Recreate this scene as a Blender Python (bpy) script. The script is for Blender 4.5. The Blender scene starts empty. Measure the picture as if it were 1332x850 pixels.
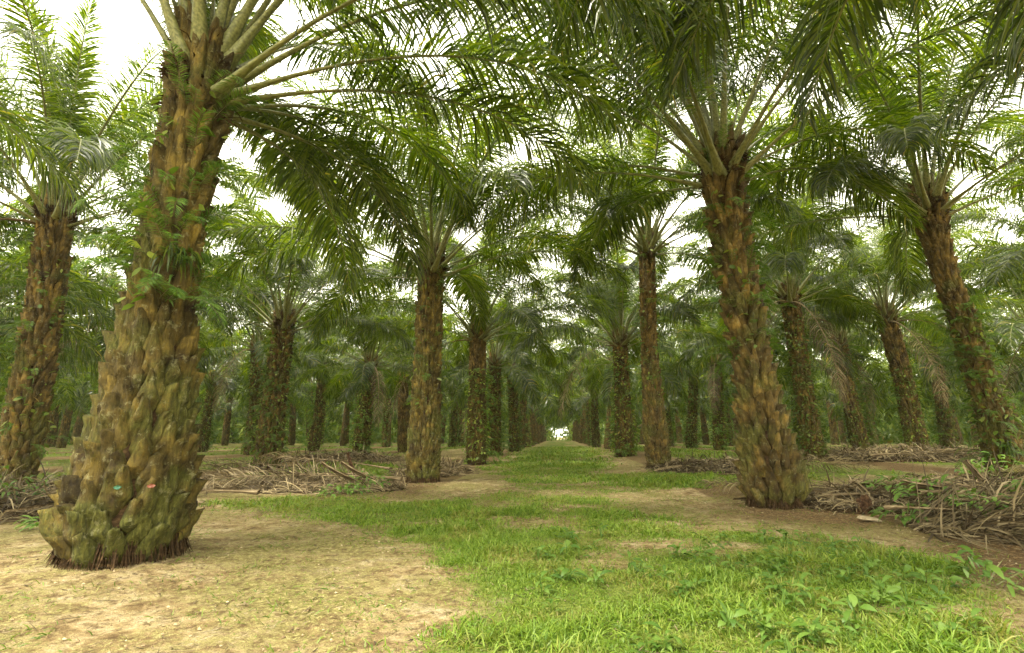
import bpy, math, random
import numpy as np
from mathutils import Matrix, Vector, Euler

PI = math.pi
rad = math.radians
scene = bpy.context.scene
col = scene.collection
rng0 = np.random.default_rng(7)
random.seed(7)

# ------------------------------------------------------------------ mesh collecting
class MB:
    def __init__(s):
        s.v = []; s.q = []; s.t = []; s.qm = []; s.tm = []; s.n = 0
    def add(s, v, q=None, t=None, m=0):
        v = np.asarray(v, float).reshape(-1, 3)
        if q is not None and len(q):
            q = np.asarray(q, int).reshape(-1, 4); s.q.append(q + s.n); s.qm.append(np.full(len(q), m))
        if t is not None and len(t):
            t = np.asarray(t, int).reshape(-1, 3); s.t.append(t + s.n); s.tm.append(np.full(len(t), m))
        s.v.append(v); s.n += len(v)
    def merge(s, o, M=None, moff=0):
        v = np.concatenate(o.v)
        if M is not None:
            A = np.array(M); v = v @ A[:3, :3].T + A[:3, 3]
        for q, m in zip(o.q, o.qm): s.q.append(q + s.n); s.qm.append(m + moff)
        for t, m in zip(o.t, o.tm): s.t.append(t + s.n); s.tm.append(m + moff)
        s.v.append(v); s.n += len(v)
    def verts(s): return np.concatenate(s.v)
    def mesh(s, name, mats, smooth=True):
        v = s.verts()
        q = np.concatenate(s.q) if s.q else np.zeros((0, 4), int)
        t = np.concatenate(s.t) if s.t else np.zeros((0, 3), int)
        mi = np.concatenate([np.concatenate(s.qm) if s.qm else np.zeros(0, int),
                             np.concatenate(s.tm) if s.tm else np.zeros(0, int)])
        me = bpy.data.meshes.new(name)
        me.vertices.add(len(v)); me.vertices.foreach_set('co', v.astype(np.float32).ravel())
        loops = np.concatenate([q.ravel(), t.ravel()])
        me.loops.add(len(loops)); me.loops.foreach_set('vertex_index', loops.astype(np.int32))
        nf = len(q) + len(t)
        me.polygons.add(nf)
        st = np.concatenate([np.arange(len(q)) * 4, len(q) * 4 + np.arange(len(t)) * 3])
        me.polygons.foreach_set('loop_start', st.astype(np.int32))
        for m in mats: me.materials.append(m)
        me.polygons.foreach_set('material_index', mi.astype(np.int32))
        me.update(calc_edges=True)
        me.polygons.foreach_set('use_smooth', np.full(nf, smooth))
        me.validate()
        return me

def link(name, data, parent=None, loc=(0, 0, 0), rot=(0, 0, 0), sc=1.0):
    o = bpy.data.objects.new(name, data); col.objects.link(o)
    o.location = loc; o.rotation_euler = rot
    o.scale = (sc, sc, sc) if not hasattr(sc, '__len__') else sc
    if parent is not None: o.parent = parent
    return o
def tag(o, label=None, cat=None, group=None, kind=None):
    if label: o['label'] = label
    if cat: o['category'] = cat
    if group: o['group'] = group
    if kind: o['kind'] = kind
    return o

# ------------------------------------------------------------------ noise in numpy
def _h(i, j, sd):
    n = (i * 374761393 + j * 668265263 + sd * 974634777) & 0x7fffffff
    n = ((n ^ (n >> 13)) * 1274126177) & 0x7fffffff
    return ((n ^ (n >> 16)) & 0xffff) / 65535.0
def vnoise(x, y, sd=0):
    xi = np.floor(x).astype(np.int64); yi = np.floor(y).astype(np.int64)
    fx = x - xi; fy = y - yi
    fx = fx * fx * (3 - 2 * fx); fy = fy * fy * (3 - 2 * fy)
    a = _h(xi, yi, sd); b = _h(xi + 1, yi, sd); c = _h(xi, yi + 1, sd); d = _h(xi + 1, yi + 1, sd)
    return (a * (1 - fx) + b * fx) * (1 - fy) + (c * (1 - fx) + d * fx) * fy
def fbm(x, y, sd=0, o=4):
    r = 0; a = .5; t = 0
    for k in range(o):
        r = r + a * vnoise(x * 2 ** k, y * 2 ** k, sd + k); t += a; a *= .55
    return r / t
def ss(a, b, x):
    t = np.clip((x - a) / (b - a), 0, 1); return t * t * (3 - 2 * t)

# ------------------------------------------------------------------ ground shape and cover
def gz(x, y):
    x = np.asarray(x, float); y = np.asarray(y, float)
    z = .14 * ss(14, 34, y)
    z = z + .24 * ss(1.2, 4.2, x) * ss(11.5, 18, y) * (1 - ss(30, 50, y) * .6)
    z = z + .24 * ss(4.6, 8.5, x) * (1 - ss(11.5, 18, y)) * ss(4, 8, y)
    z = z + .05 * (fbm(x * .35, y * .35, 3) - .5) + .03 * (fbm(x * 1.7, y * 1.7, 9, 3) - .5) * ss(400, 30, np.hypot(x, y))
    z = z + (.030 * (fbm(x * 5, y * 5, 61, 3) - .5) + .016 * (vnoise(x * 15, y * 15, 67) - .5)) * ss(40, 14, np.hypot(x, y))
    for px, py in ((-4.7, 5.75), (3.95, 10.8), (-3.95, 15.5)):
        d = np.hypot(x - px, y - py); z = z + .05 * np.exp(-(d / .9) ** 2)
    return z
def poly_sd(px, py, poly):
    P = np.array(poly, float); inside = np.zeros(px.shape, bool); dm = np.full(px.shape, 1e9)
    for i in range(len(P)):
        a = P[i]; b = P[(i + 1) % len(P)]
        c = ((a[1] > py) != (b[1] > py)) & (px < (b[0] - a[0]) * (py - a[1]) / (b[1] - a[1] + 1e-12) + a[0])
        inside ^= c
        e = b - a; t = np.clip(((px - a[0]) * e[0] + (py - a[1]) * e[1]) / (e @ e), 0, 1)
        dm = np.minimum(dm, np.hypot(px - a[0] - t * e[0], py - a[1] - t * e[1]))
    return np.where(inside, dm, -dm)
# world outlines of the grassy areas
G_NEAR = [(-.9, 2), (-.66, 3.6), (-.55, 4.6), (-.9, 5.6), (-1.6, 6.7), (-2.4, 7.9), (-4.0, 8.6), (-6.2, 9.5), (-7.4, 10.6),
          (-5.2, 11.3), (-3.4, 11.2), (-2.2, 11.6), (-1.0, 12.8), (.5, 13.2), (.9, 10.2), (1.5, 9.2), (2.4, 8.5), (3.4, 7.6),
          (3.95, 6.7), (3.6, 5.5), (3.2, 4.6), (2.75, 3.8), (2.6, 2)]
G_MID = [(-.9, 14.2), (.8, 13.4), (3.2, 14.3), (5.3, 15.6), (4.2, 17.6), (1.6, 18.2), (-.4, 17.0)]
G_ALLEY = [(-1.9, 19), (-1.2, 16), (.6, 17), (1.4, 20), (2.2, 26), (2.7, 40), (2.9, 70), (2.9, 200), (-2.9, 200), (-2.9, 60), (-2.7, 36), (-2.4, 24)]
G_LEFT = [(-11, 15.6), (-5.4, 17.0), (-5.4, 22), (-10.5, 26), (-10, 60), (-5.6, 60), (-5.2, 200), (-11, 200), (-11.2, 60), (-11.5, 27)]
def grass_mask(x, y):
    w = (fbm(x * .9, y * .9, 21) - .5) * 1.7 + (fbm(x * 3.1, y * 3.1, 22, 3) - .5) * .7
    sc = .45 + .05 * np.clip(y, 0, 60)
    m = np.zeros(np.shape(x))
    for P in (G_NEAR, G_MID, G_ALLEY, G_LEFT):
        d = poly_sd(x, y, P) + w * np.minimum(1.0, .35 + .03 * np.clip(y, 0, 60)) * 1.3
        m = np.maximum(m, ss(-.35, .45, d / sc * .6))
    # grass in the lanes between further rows on the right and left
    lane = np.abs(((x - 3.9) % 7.9) - 3.95)
    far = ss(13, 17, y) * ss(2.9, 1.8, lane + w * .6) * ((x > 4.5) | (x < -12.5))
    m = np.maximum(m, far * .9)
    # bare worn spots
    bare = ss(.56, .68, fbm(x * .55 + 3.3, y * .55 + 1.2, 31))
    m = m * (1 - .75 * bare * ss(4.2, 6, y))
    for bx, by, br in ((1.15, 7.0, .9), (2.3, 8.2, .9), (2.9, 4.6, .4), (-.4, 8.6, .6), (.2, 10.6, .9), (-.2, 15.2, .8), (1.4, 8.8, .5)):
        m = m * (1 - .85 * np.exp(-((x - bx) ** 2 * .45 + (y - by) ** 2 * 2.6) / br ** 2))
    m = m * (1 - .45 * ss(-1.5, -3.5, x) * ss(7.5, 9, y) * ss(12.5, 11.5, y))
    return np.clip(m, 0, 1)
def litter_mask(x, y):   # frond litter along the rows of palms
    w = (fbm(x * .6, y * .6, 41) - .5) * 2
    row = np.abs(((x + .05) % 7.9) - 3.95)
    m = ss(1.9, .7, row + w) * ss(7, 10, y + np.where(x > 3, 3, 0)) * ((np.abs(x) > 3.2))
    m = m * np.where(np.abs(x) < 5, ss(11, 13, y) * .8, 1)
    a = ss(-.5, .3, poly_sd(x, y, [(4.1, 4.0), (4.1, 6.6), (5.2, 8.6), (5.2, 12.5), (14, 13.5), (14, 3)]) + w * .3)
    return np.clip(np.maximum(m, a), 0, 1)

# ------------------------------------------------------------------ materials
def newmat(name):
    m = bpy.data.materials.new(name); m.use_nodes = True
    nt = m.node_tree; nt.nodes.clear(); return m, nt, nt.nodes, nt.links
def nd(nt, t, **k):
    n = nt.nodes.new(t)
    for a, b in k.items():
        if a == 'inp':
            for kk, vv in b.items(): n.inputs[kk].default_value = vv
        else: setattr(n, a, b)
    return n
def ramp(nt, fac, stops):
    r = nt.nodes.new('ShaderNodeValToRGB'); e = r.color_ramp.elements
    while len(e) < len(stops): e.new(.5)
    for i, (p, c) in enumerate(stops):
        e[i].position = p; e[i].color = (*c, 1)
    nt.links.new(fac, r.inputs[0]); return r.outputs[0]
def mixc(nt, fac, a, b, mode='MIX'):
    m = nt.nodes.new('ShaderNodeMix'); m.data_type = 'RGBA'; m.blend_type = mode
    for s, v in ((0, fac), (6, a), (7, b)):
        if hasattr(v, 'is_output'): nt.links.new(v, m.inputs[s])
        else: m.inputs[s].default_value = v if s == 0 else (*v, 1)
    return m.outputs[2]
def mth(nt, op, a, b=0.0, clamp=False):
    m = nt.nodes.new('ShaderNodeMath'); m.operation = op; m.use_clamp = clamp
    for s, v in ((0, a), (1, b)):
        if hasattr(v, 'is_output'): nt.links.new(v, m.inputs[s])
        else: m.inputs[s].default_value = v
    return m.outputs[0]

def leaf_mat(name, c_dark, c_mid, c_light, trans, tw=.4, rough=.38, spec=.5, dry=None):
    m, nt, N, L = newmat(name)
    geo = nd(nt, 'ShaderNodeNewGeometry'); oi = nd(nt, 'ShaderNodeObjectInfo')
    c = ramp(nt, geo.outputs['Random Per Island'], [(0, c_dark), (.5, c_mid), (1, c_light)])
    hv = nd(nt, 'ShaderNodeHueSaturation')
    L.new(c, hv.inputs['Color'])
    L.new(mth(nt, 'MULTIPLY_ADD', oi.outputs['Random'], .5), hv.inputs['Value'])
    hv.inputs['Value'].links[0].from_node.inputs[2].default_value = .75
    base = hv.outputs[0]
    if dry:
        n = nd(nt, 'ShaderNodeTexNoise', inp={'Scale': 1.3, 'Detail': 2.0})
        L.new(nd(nt, 'ShaderNodeTexCoord').outputs['Object'], n.inputs['Vector'])
        k = mth(nt, 'MULTIPLY', mth(nt, 'GREATER_THAN', geo.outputs['Random Per Island'], .987), .6)
        base = mixc(nt, k, base, dry)
    if name == 'grass_blade':
        n = nd(nt, 'ShaderNodeTexNoise', inp={'Scale': 1.1, 'Detail': 4.0}); L.new(nd(nt, 'ShaderNodeTexCoord').outputs['Object'], n.inputs['Vector'])
        fr = nd(nt, 'ShaderNodeMapRange', inp={1: .46, 2: .62, 3: .02, 4: .55}); L.new(n.outputs[0], fr.inputs[0])
        k2 = mth(nt, 'MULTIPLY', fr.outputs[0], mth(nt, 'GREATER_THAN', mth(nt, 'FRACT', mth(nt, 'MULTIPLY', geo.outputs['Random Per Island'], 37.3)), .45))
        base = mixc(nt, k2, base, (.26, .21, .07))
    b = nd(nt, 'ShaderNodeBsdfPrincipled'); L.new(base, b.inputs['Base Color'])
    b.inputs['Roughness'].default_value = rough; b.inputs['Specular IOR Level'].default_value = spec
    tr = nd(nt, 'ShaderNodeBsdfTranslucent')
    L.new(mixc(nt, 1.0, base, trans, 'MULTIPLY'), tr.inputs[0])
    mx = nd(nt, 'ShaderNodeMixShader'); mx.inputs[0].default_value = tw
    L.new(b.outputs[0], mx.inputs[1]); L.new(tr.outputs[0], mx.inputs[2])
    out = nd(nt, 'ShaderNodeOutputMaterial'); L.new(mx.outputs[0], out.inputs[0])
    return m

M_LEAF = leaf_mat('palm_leaflet', (.012, .024, .002), (.029, .050, .003), (.082, .108, .009), (3.8, 3.8, .7), .42, .33, .42, (.22, .17, .07))
M_FERN = leaf_mat('fern_leaf', (.03, .07, .008), (.06, .12, .014), (.11, .185, .03), (2.0, 2.0, .8), .4, .5, .3)
M_GRASS = leaf_mat('grass_blade', (.06, .12, .010), (.12, .20, .018), (.20, .275, .042), (1.5, 1.4, .7), .35, .5, .3, (.32, .27, .11))
M_WEED = leaf_mat('weed_leaf', (.05, .11, .014), (.085, .16, .02), (.13, .21, .035), (1.5, 1.5, .8), .3, .5, .35)
M_DRY = leaf_mat('dry_leaflet', (.04, .028, .015), (.12, .09, .048), (.33, .265, .15), (1.1, 1.0, .8), .15, .65, .25)
M_VINE = leaf_mat('climber_leaf', (.05, .10, .010), (.11, .17, .018), (.21, .25, .04), (1.8, 1.8, .9), .35, .45, .4, (.25, .12, .05))

def stalk_mat(name, a, b_, c, rough=.5):
    m, nt, N, L = newmat(name)
    tc = nd(nt, 'ShaderNodeTexCoord'); mp = nd(nt, 'ShaderNodeMapping', inp={'Scale': (1.2, 14, 14)})
    L.new(tc.outputs['Object'], mp.inputs[0])
    n = nd(nt, 'ShaderNodeTexNoise', inp={'Scale': 2.2, 'Detail': 5.0}); L.new(mp.outputs[0], n.inputs[0])
    cc = ramp(nt, n.outputs[0], [(.3, a), (.52, b_), (.75, c)])
    b = nd(nt, 'ShaderNodeBsdfPrincipled'); L.new(cc, b.inputs['Base Color']); b.inputs['Roughness'].default_value = rough; b.inputs['Specular IOR Level'].default_value = .4 if rough < .6 else .08
    bp = nd(nt, 'ShaderNodeBump', inp={'Strength': .35, 'Distance': .01}); L.new(n.outputs[0], bp.inputs['Height']); L.new(bp.outputs[0], b.inputs['Normal'])
    out = nd(nt, 'ShaderNodeOutputMaterial'); L.new(b.outputs[0], out.inputs[0]); return m
M_RACHIS = stalk_mat('green_stalk', (.075, .075, .022), (.155, .165, .055), (.27, .26, .10))
M_DRYSTALK = stalk_mat('dry_stalk', (.06, .04, .02), (.17, .125, .07), (.36, .29, .18), .7)
M_FIBRE = stalk_mat('brown_fibre', (.012, .007, .004), (.045, .027, .013), (.13, .082, .038), .85)

def bark_mat(name, moss_amt, warm):
    m, nt, N, L = newmat(name)
    tc = nd(nt, 'ShaderNodeTexCoord'); geo = nd(nt, 'ShaderNodeNewGeometry')
    n1 = nd(nt, 'ShaderNodeTexNoise', inp={'Scale': 3.4, 'Detail': 8.0, 'Roughness': .62}); L.new(tc.outputs['Object'], n1.inputs[0])
    mp = nd(nt, 'ShaderNodeMapping', inp={'Scale': (1, 1, .22)}); L.new(tc.outputs['Object'], mp.inputs[0])
    n2 = nd(nt, 'ShaderNodeTexNoise', inp={'Scale': 30.0, 'Detail': 7.0, 'Roughness': .7}); L.new(mp.outputs[0], n2.inputs[0])
    n3 = nd(nt, 'ShaderNodeTexNoise', inp={'Scale': 1.5, 'Detail': 5.0, 'Roughness': .6}); L.new(tc.outputs['Object'], n3.inputs[0])
    n4 = nd(nt, 'ShaderNodeTexNoise', inp={'Scale': 60.0, 'Detail': 6.0, 'Roughness': .7}); L.new(tc.outputs['Object'], n4.inputs[0])
    c = ramp(nt, n1.outputs[0], [(.32, (.03, .018, .008)), (.42, tuple(v * .6 for v in warm)), (.53, warm), (.66, tuple(min(1, v * 1.9) for v in warm))])
    c = mixc(nt, .6, c, ramp(nt, n2.outputs[0], [(.36, (.30, .26, .22)), (.47, (.85, .85, .85)), (.55, (1.1, 1.08, 1.0)), (.66, (1.7, 1.6, 1.4))]), 'MULTIPLY')
    c = mixc(nt, .8, c, ramp(nt, geo.outputs['Random Per Island'], [(0, (.45, .42, .36)), (.5, (.9, .9, .88)), (1, (1.5, 1.45, 1.2))]), 'MULTIPLY')
    # moss and lichen on the lower trunk
    sp = nd(nt, 'ShaderNodeSeparateXYZ'); L.new(tc.outputs['Object'], sp.inputs[0])
    low = nd(nt, 'ShaderNodeMapRange', inp={1: 6.2, 2: .3, 3: .0, 4: .17}); L.new(sp.outputs[2], low.inputs[0])
    mm = mth(nt, 'ADD', mth(nt, 'ADD', n3.outputs[0], low.outputs[0]), mth(nt, 'MULTIPLY', n4.outputs[0], .25))
    mo = nd(nt, 'ShaderNodeMapRange', inp={1: .72, 2: .84, 3: 0.0, 4: moss_amt}); L.new(mm, mo.inputs[0])
    mossc = ramp(nt, n2.outputs[0], [(.35, (.03, .032, .006)), (.52, (.085, .088, .014)), (.68, (.17, .165, .04))])
    c = mixc(nt, mo.outputs[0], c, mossc)
    li = nd(nt, 'ShaderNodeMapRange', inp={1: .57, 2: .62, 3: 0.0, 4: .5}); n5 = nd(nt, 'ShaderNodeTexNoise', inp={'Scale': 11.0, 'Detail': 6.0, 'Roughness': .75})
    L.new(tc.outputs['Object'], n5.inputs[0]); L.new(n5.outputs[0], li.inputs[0])
    c = mixc(nt, li.outputs[0], c, (.26, .25, .13))
    b = nd(nt, 'ShaderNodeBsdfPrincipled'); L.new(c, b.inputs['Base Color']); b.inputs['Roughness'].default_value = .78
    b.inputs['Specular IOR Level'].default_value = .25
    hh = mth(nt, 'ADD', n2.outputs[0], mth(nt, 'MULTIPLY', n4.outputs[0], .2))
    hh = mth(nt, 'ADD', hh, mth(nt, 'MULTIPLY', n1.outputs[0], 1.6))
    bp = nd(nt, 'ShaderNodeBump', inp={'Strength': 1.0, 'Distance': .05}); L.new(hh, bp.inputs['Height']); L.new(bp.outputs[0], b.inputs['Normal'])
    out = nd(nt, 'ShaderNodeOutputMaterial'); L.new(b.outputs[0], out.inputs[0]); return m
M_BARK = bark_mat('leaf_base_bark', .8, (.118, .080, .022))
M_BARK2 = bark_mat('mossy_leaf_base_bark', .95, (.108, .079, .018))

def ground_mat():
    m, nt, N, L = newmat('plantation_ground')
    tc = nd(nt, 'ShaderNodeTexCoord')
    at = nd(nt, 'ShaderNodeAttribute', attribute_name='cover'); sp = nd(nt, 'ShaderNodeSeparateColor'); L.new(at.outputs['Color'], sp.inputs[0])
    def noise(s, d=6.0, r=.6):
        n = nd(nt, 'ShaderNodeTexNoise', inp={'Scale': s, 'Detail': d, 'Roughness': r}); L.new(tc.outputs['Object'], n.inputs[0]); return n.outputs[0]
    a, b_, c_, d_ = noise(.55), noise(2.6, 8.0, .7), noise(22., 8.0, .75), noise(110., 4.0, .7)
    soil = ramp(nt, b_, [(.36, (.12, .08, .036)), (.45, (.22, .155, .072)), (.53, (.34, .265, .14)), (.64, (.48, .41, .26))])
    brown = ramp(nt, c_, [(.38, (.05, .028, .013)), (.5, (.14, .085, .038)), (.62, (.27, .185, .09))])
    olive = ramp(nt, c_, [(.38, (.09, .08, .022)), (.5, (.20, .18, .06)), (.62, (.36, .31, .14))])
    f1 = nd(nt, 'ShaderNodeMapRange', inp={1: .44, 2: .56}); L.new(mth(nt, 'ADD', a, mth(nt, 'MULTIPLY', mth(nt, 'SUBTRACT', c_, .5), .9)), f1.inputs[0])
    c = mixc(nt, f1.outputs[0], soil, olive)
    f2 = mth(nt, 'ADD', sp.outputs[1], mth(nt, 'MULTIPLY', mth(nt, 'SUBTRACT', b_, .5), 1.3), True)
    c = mixc(nt, f2, c, brown)
    c = mixc(nt, .55, c, ramp(nt, d_, [(.36, (.42, .38, .33)), (.5, (1, 1, 1)), (.64, (1.45, 1.4, 1.3))]), 'MULTIPLY')
    dk = nd(nt, 'ShaderNodeMapRange', inp={1: .50, 2: .60, 3: 0.0, 4: .85}); L.new(noise(9., 9.0, .8), dk.inputs[0])
    c = mixc(nt, dk.outputs[0], c, (.09, .055, .026))
    gr = ramp(nt, c_, [(.3, (.05, .068, .012)), (.52, (.125, .165, .026)), (.75, (.26, .265, .07))])
    f3 = nd(nt, 'ShaderNodeMapRange', inp={1: .25, 2: .8}); L.new(mth(nt, 'ADD', sp.outputs[0], mth(nt, 'MULTIPLY', mth(nt, 'SUBTRACT', c_, .5), .8)), f3.inputs[0])
    c = mixc(nt, f3.outputs[0], c, gr)
    b = nd(nt, 'ShaderNodeBsdfPrincipled'); L.new(c, b.inputs['Base Color']); b.inputs['Roughness'].default_value = .95
    b.inputs['Specular IOR Level'].default_value = .15
    h = mth(nt, 'ADD', mth(nt, 'MULTIPLY', b_, 1.6), mth(nt, 'ADD', mth(nt, 'MULTIPLY', c_, .7), mth(nt, 'MULTIPLY', d_, .25)))
    bp = nd(nt, 'ShaderNodeBump', inp={'Strength': .9, 'Distance': .05}); L.new(h, bp.inputs['Height']); L.new(bp.outputs[0], b.inputs['Normal'])
    out = nd(nt, 'ShaderNodeOutputMaterial'); L.new(b.outputs[0], out.inputs[0]); return m

# ------------------------------------------------------------------ ground sheet
def axis(lo, hi, step, far, grow=1.09):
    c = list(np.arange(lo, hi + step / 2, step))
    s = step; p = c[-1]
    while p < far: s *= grow; p += s; c.append(p)
    s = step; p = c[0]; pre = []
    while p > -far: s *= grow; p -= s; pre.append(p)
    return np.array(pre[::-1] + c)
xs = axis(-7, 8, .06, 700); ys = axis(2.5, 16, .06, 700)
X, Y = np.meshgrid(xs, ys); Z = gz(X, Y)
nx, ny = len(xs), len(ys)
idx = np.arange(nx * ny).reshape(ny, nx)
Q = np.stack([idx[:-1, :-1], idx[:-1, 1:], idx[1:, 1:], idx[1:, :-1]], -1).reshape(-1, 4)
mb = MB(); mb.add(np.stack([X, Y, Z], -1), Q)
gme = mb.mesh('ground', [ground_mat()])
ca = gme.attributes.new('cover', 'FLOAT_COLOR', 'POINT')
cv = np.zeros((nx * ny, 4), np.float32); cv[:, 3] = 1
cv[:, 0] = grass_mask(X, Y).ravel(); cv[:, 1] = litter_mask(X, Y).ravel()
# worn brown earth round the right-hand trunk
cv[:, 1] = np.maximum(cv[:, 1], (ss(1.9, .6, np.hypot((X - 4.3) * .8, Y - 9.8)) * .9).ravel())
ca.data.foreach_set('color', cv.ravel())
tag(link('ground', gme), kind='structure')

# ------------------------------------------------------------------ palm fronds
def norm(a): return a / (np.linalg.norm(a, axis=-1, keepdims=True) + 1e-9)
def frond(seed, L, el0, el1, npair, nseg, lmax=.95, hw=.022, grav=.55, bend=1.8, pet=.26, petw=1.0, plum=1.0, twist=0., rside=6, ml=0, mr=1, nr=16):
    r = np.random.default_rng(seed); mb = MB()
    s = np.linspace(0, 1, nr) ** 1.1 * L
    u = s / L
    el = np.radians(el0 + (el1 - el0) * u ** bend) + np.radians(3) * np.sin(u * 7 + r.uniform(0, 6)) * u
    az = np.radians(r.uniform(-14, 14)) * u ** 1.5 + np.radians(twist) * u
    T = np.stack([np.cos(el) * np.cos(az), np.cos(el) * np.sin(az), np.sin(el)], -1)
    S = np.stack([-np.sin(az), np.cos(az), 0 * az], -1)
    Nn = np.cross(T, S)
    P = np.zeros((nr, 3)); ds = np.diff(s)[:, None]
    P[1:] = np.cumsum((T[1:] + T[:-1]) / 2 * ds, 0)
    w = (.105 * np.exp(-s / (.07 * L)) + .042 * (1 - u) ** .8 + .004) * petw * L / 7
    th = w * (.55 + .3 * u)
    a = np.linspace(0, 2 * PI, rside, endpoint=False)
    ring = P[:, None] + S[:, None] * (np.cos(a)[None, :, None] * w[:, None, None]) + Nn[:, None] * (np.minimum(np.sin(a), .45)[None, :, None] * th[:, None, None])
    id_ = np.arange(nr * rside).reshape(nr, rside); i2 = np.roll(id_, -1, 1)
    mb.add(ring, np.stack([id_[:-1], i2[:-1], i2[1:], id_[1:]], -1).reshape(-1, 4), m=mr)
    M = npair * 2
    t = np.linspace(pet, .99, npair); t = np.repeat(t, 2) + r.normal(0, .15 / npair, M)
    t = np.clip(t, .02, .995); sg = np.tile([1., -1.], npair)
    sl = t * L
    def ip(A): return np.stack([np.interp(sl, s, A[:, k]) for k in range(3)], -1)
    P0 = ip(P); T0 = norm(ip(T)); S0 = norm(ip(S)); N0 = np.cross(T0, S0)
    tt = (t - pet) / (1 - pet)
    ln = lmax * (.35 + 1.0 * np.sin(PI * np.clip(tt * .80 + .12, 0, 1)) ** .8 * .72) * (1 - .45 * ss(.75, 1, tt)) * r.uniform(.82, 1.12, M)
    F = np.radians(72 - 38 * tt + r.normal(0, 6, M))
    phi = np.radians((r.choice([-34, -6, 24], M) + r.normal(0, 9, M)) * plum + 4)
    D = T0 * np.cos(F)[:, None] + (S0 * (sg * np.cos(phi))[:, None] + N0 * np.sin(phi)[:, None]) * np.sin(F)[:, None]
    gr = grav * r.uniform(.6, 1.5, M)
    Wv = norm(T0 - D * (T0 * D).sum(-1, keepdims=True))
    roll = np.radians(r.normal(0, 22, M))
    prof = {2: [.6, 1, .1], 3: [.6, 1, .75, .05], 4: [.5, 1, .95, .6, .04], 5: [.5, .9, 1, .8, .5, .03]}[nseg]
    pts = []; Pk = P0 + S0 * (sg * .01)[:, None]; Dk = D
    wid = hw * r.uniform(.8, 1.15, M) * (.7 + .3 * np.sin(PI * tt))
    for k in range(nseg + 1):
        Wk = norm(Wv - Dk * (Wv * Dk).sum(-1, keepdims=True)); Bk = np.cross(Dk, Wk)
        Wr = Wk * np.cos(roll + .25 * k * sg)[:, None] + Bk * np.sin(roll + .25 * k * sg)[:, None]
        pts.append(Pk - Wr * (wid * prof[k])[:, None]); pts.append(Pk + Wr * (wid * prof[k])[:, None])
        Pk = Pk + Dk * (ln / nseg)[:, None]
        Dk = norm(Dk + np.array([0, 0, -1.]) * (gr * (k + 1) / nseg * 4 / nseg)[:, None] + r.normal(0, .03, (M, 3)))
    V = np.stack(pts, 1); nv = 2 * (nseg + 1)
    b = (np.arange(M) * nv)[:, None, None]
    q = np.array([[2 * k, 2 * k + 1, 2 * k + 3, 2 * k + 2] for k in range(nseg)])[None]
    mb.add(V, (b + q).reshape(-1, 4), m=ml)
    return mb

CLS = [(86, 60, 5.2), (79, 32, 6.6), (70, 2, 7.3), (60, -18, 7.4), (49, -35, 7.3), (37, -47, 7.1), (22, -56, 6.7)]
LM = [M_LEAF, M_RACHIS]
near_fr = [[frond(100 + c * 10 + k, L, a, b, 185, 4, grav=.66 + .06 * c, lmax=1.05, hw=.0185).mesh('frond', LM) for k in range(3)] for c, (a, b, L) in enumerate(CLS)]
def crown_layout(seed, n=36, drop=None):
    r = random.Random(seed); out = []; a0 = r.uniform(0, 360)
    for i in range(n):
        u = i / (n - 1)
        az = (a0 + i * 137.5 + r.uniform(-12, 12)) % 360
        c = min(6, max(0, int(.75 + u ** .9 * 6.2 + r.uniform(-.4, .4))))
        out.append((az, c, r.randrange(3), r.uniform(-9, 9), r.uniform(-6, 6), r.uniform(.9, 1.08), u))
    return out
def frond_place(az, c, k, roll, pit, sc, u):
    rr = .06 + .26 * u; z = .25 - .75 * u
    a = rad(az)
    return (rr * math.cos(a), rr * math.sin(a), z), (rad(roll), rad(pit), a), sc
CLSD = [(88, 66, 4.8), (80, 36, 6.3), (71, 8, 7.1), (60, -20, 7.3), (45, -42, 7.1), (28, -58, 6.8), (6, -70, 6.3)]
def merged_crown(seed, npair, nseg, hw, n=32, lm=1.02):
    mb = MB()
    cache = {}
    for (az, c, k, roll, pit, sc, u) in crown_layout(seed, n):
        if (c, k) not in cache:
            a, b, L = CLSD[c]; cache[c, k] = frond(500 + seed * 7 + c * 10 + k, L, a, b, npair, nseg, grav=.62 + .06 * c, hw=hw, lmax=lm, rside=4, nr=10)
        loc, rot, s = frond_place(az, c, k, roll, pit, sc, u)
        mb.merge(cache[c, k], Matrix.LocRotScale(Vector(loc), Euler(rot), Vector((s, s, s))))
    return mb

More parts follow.
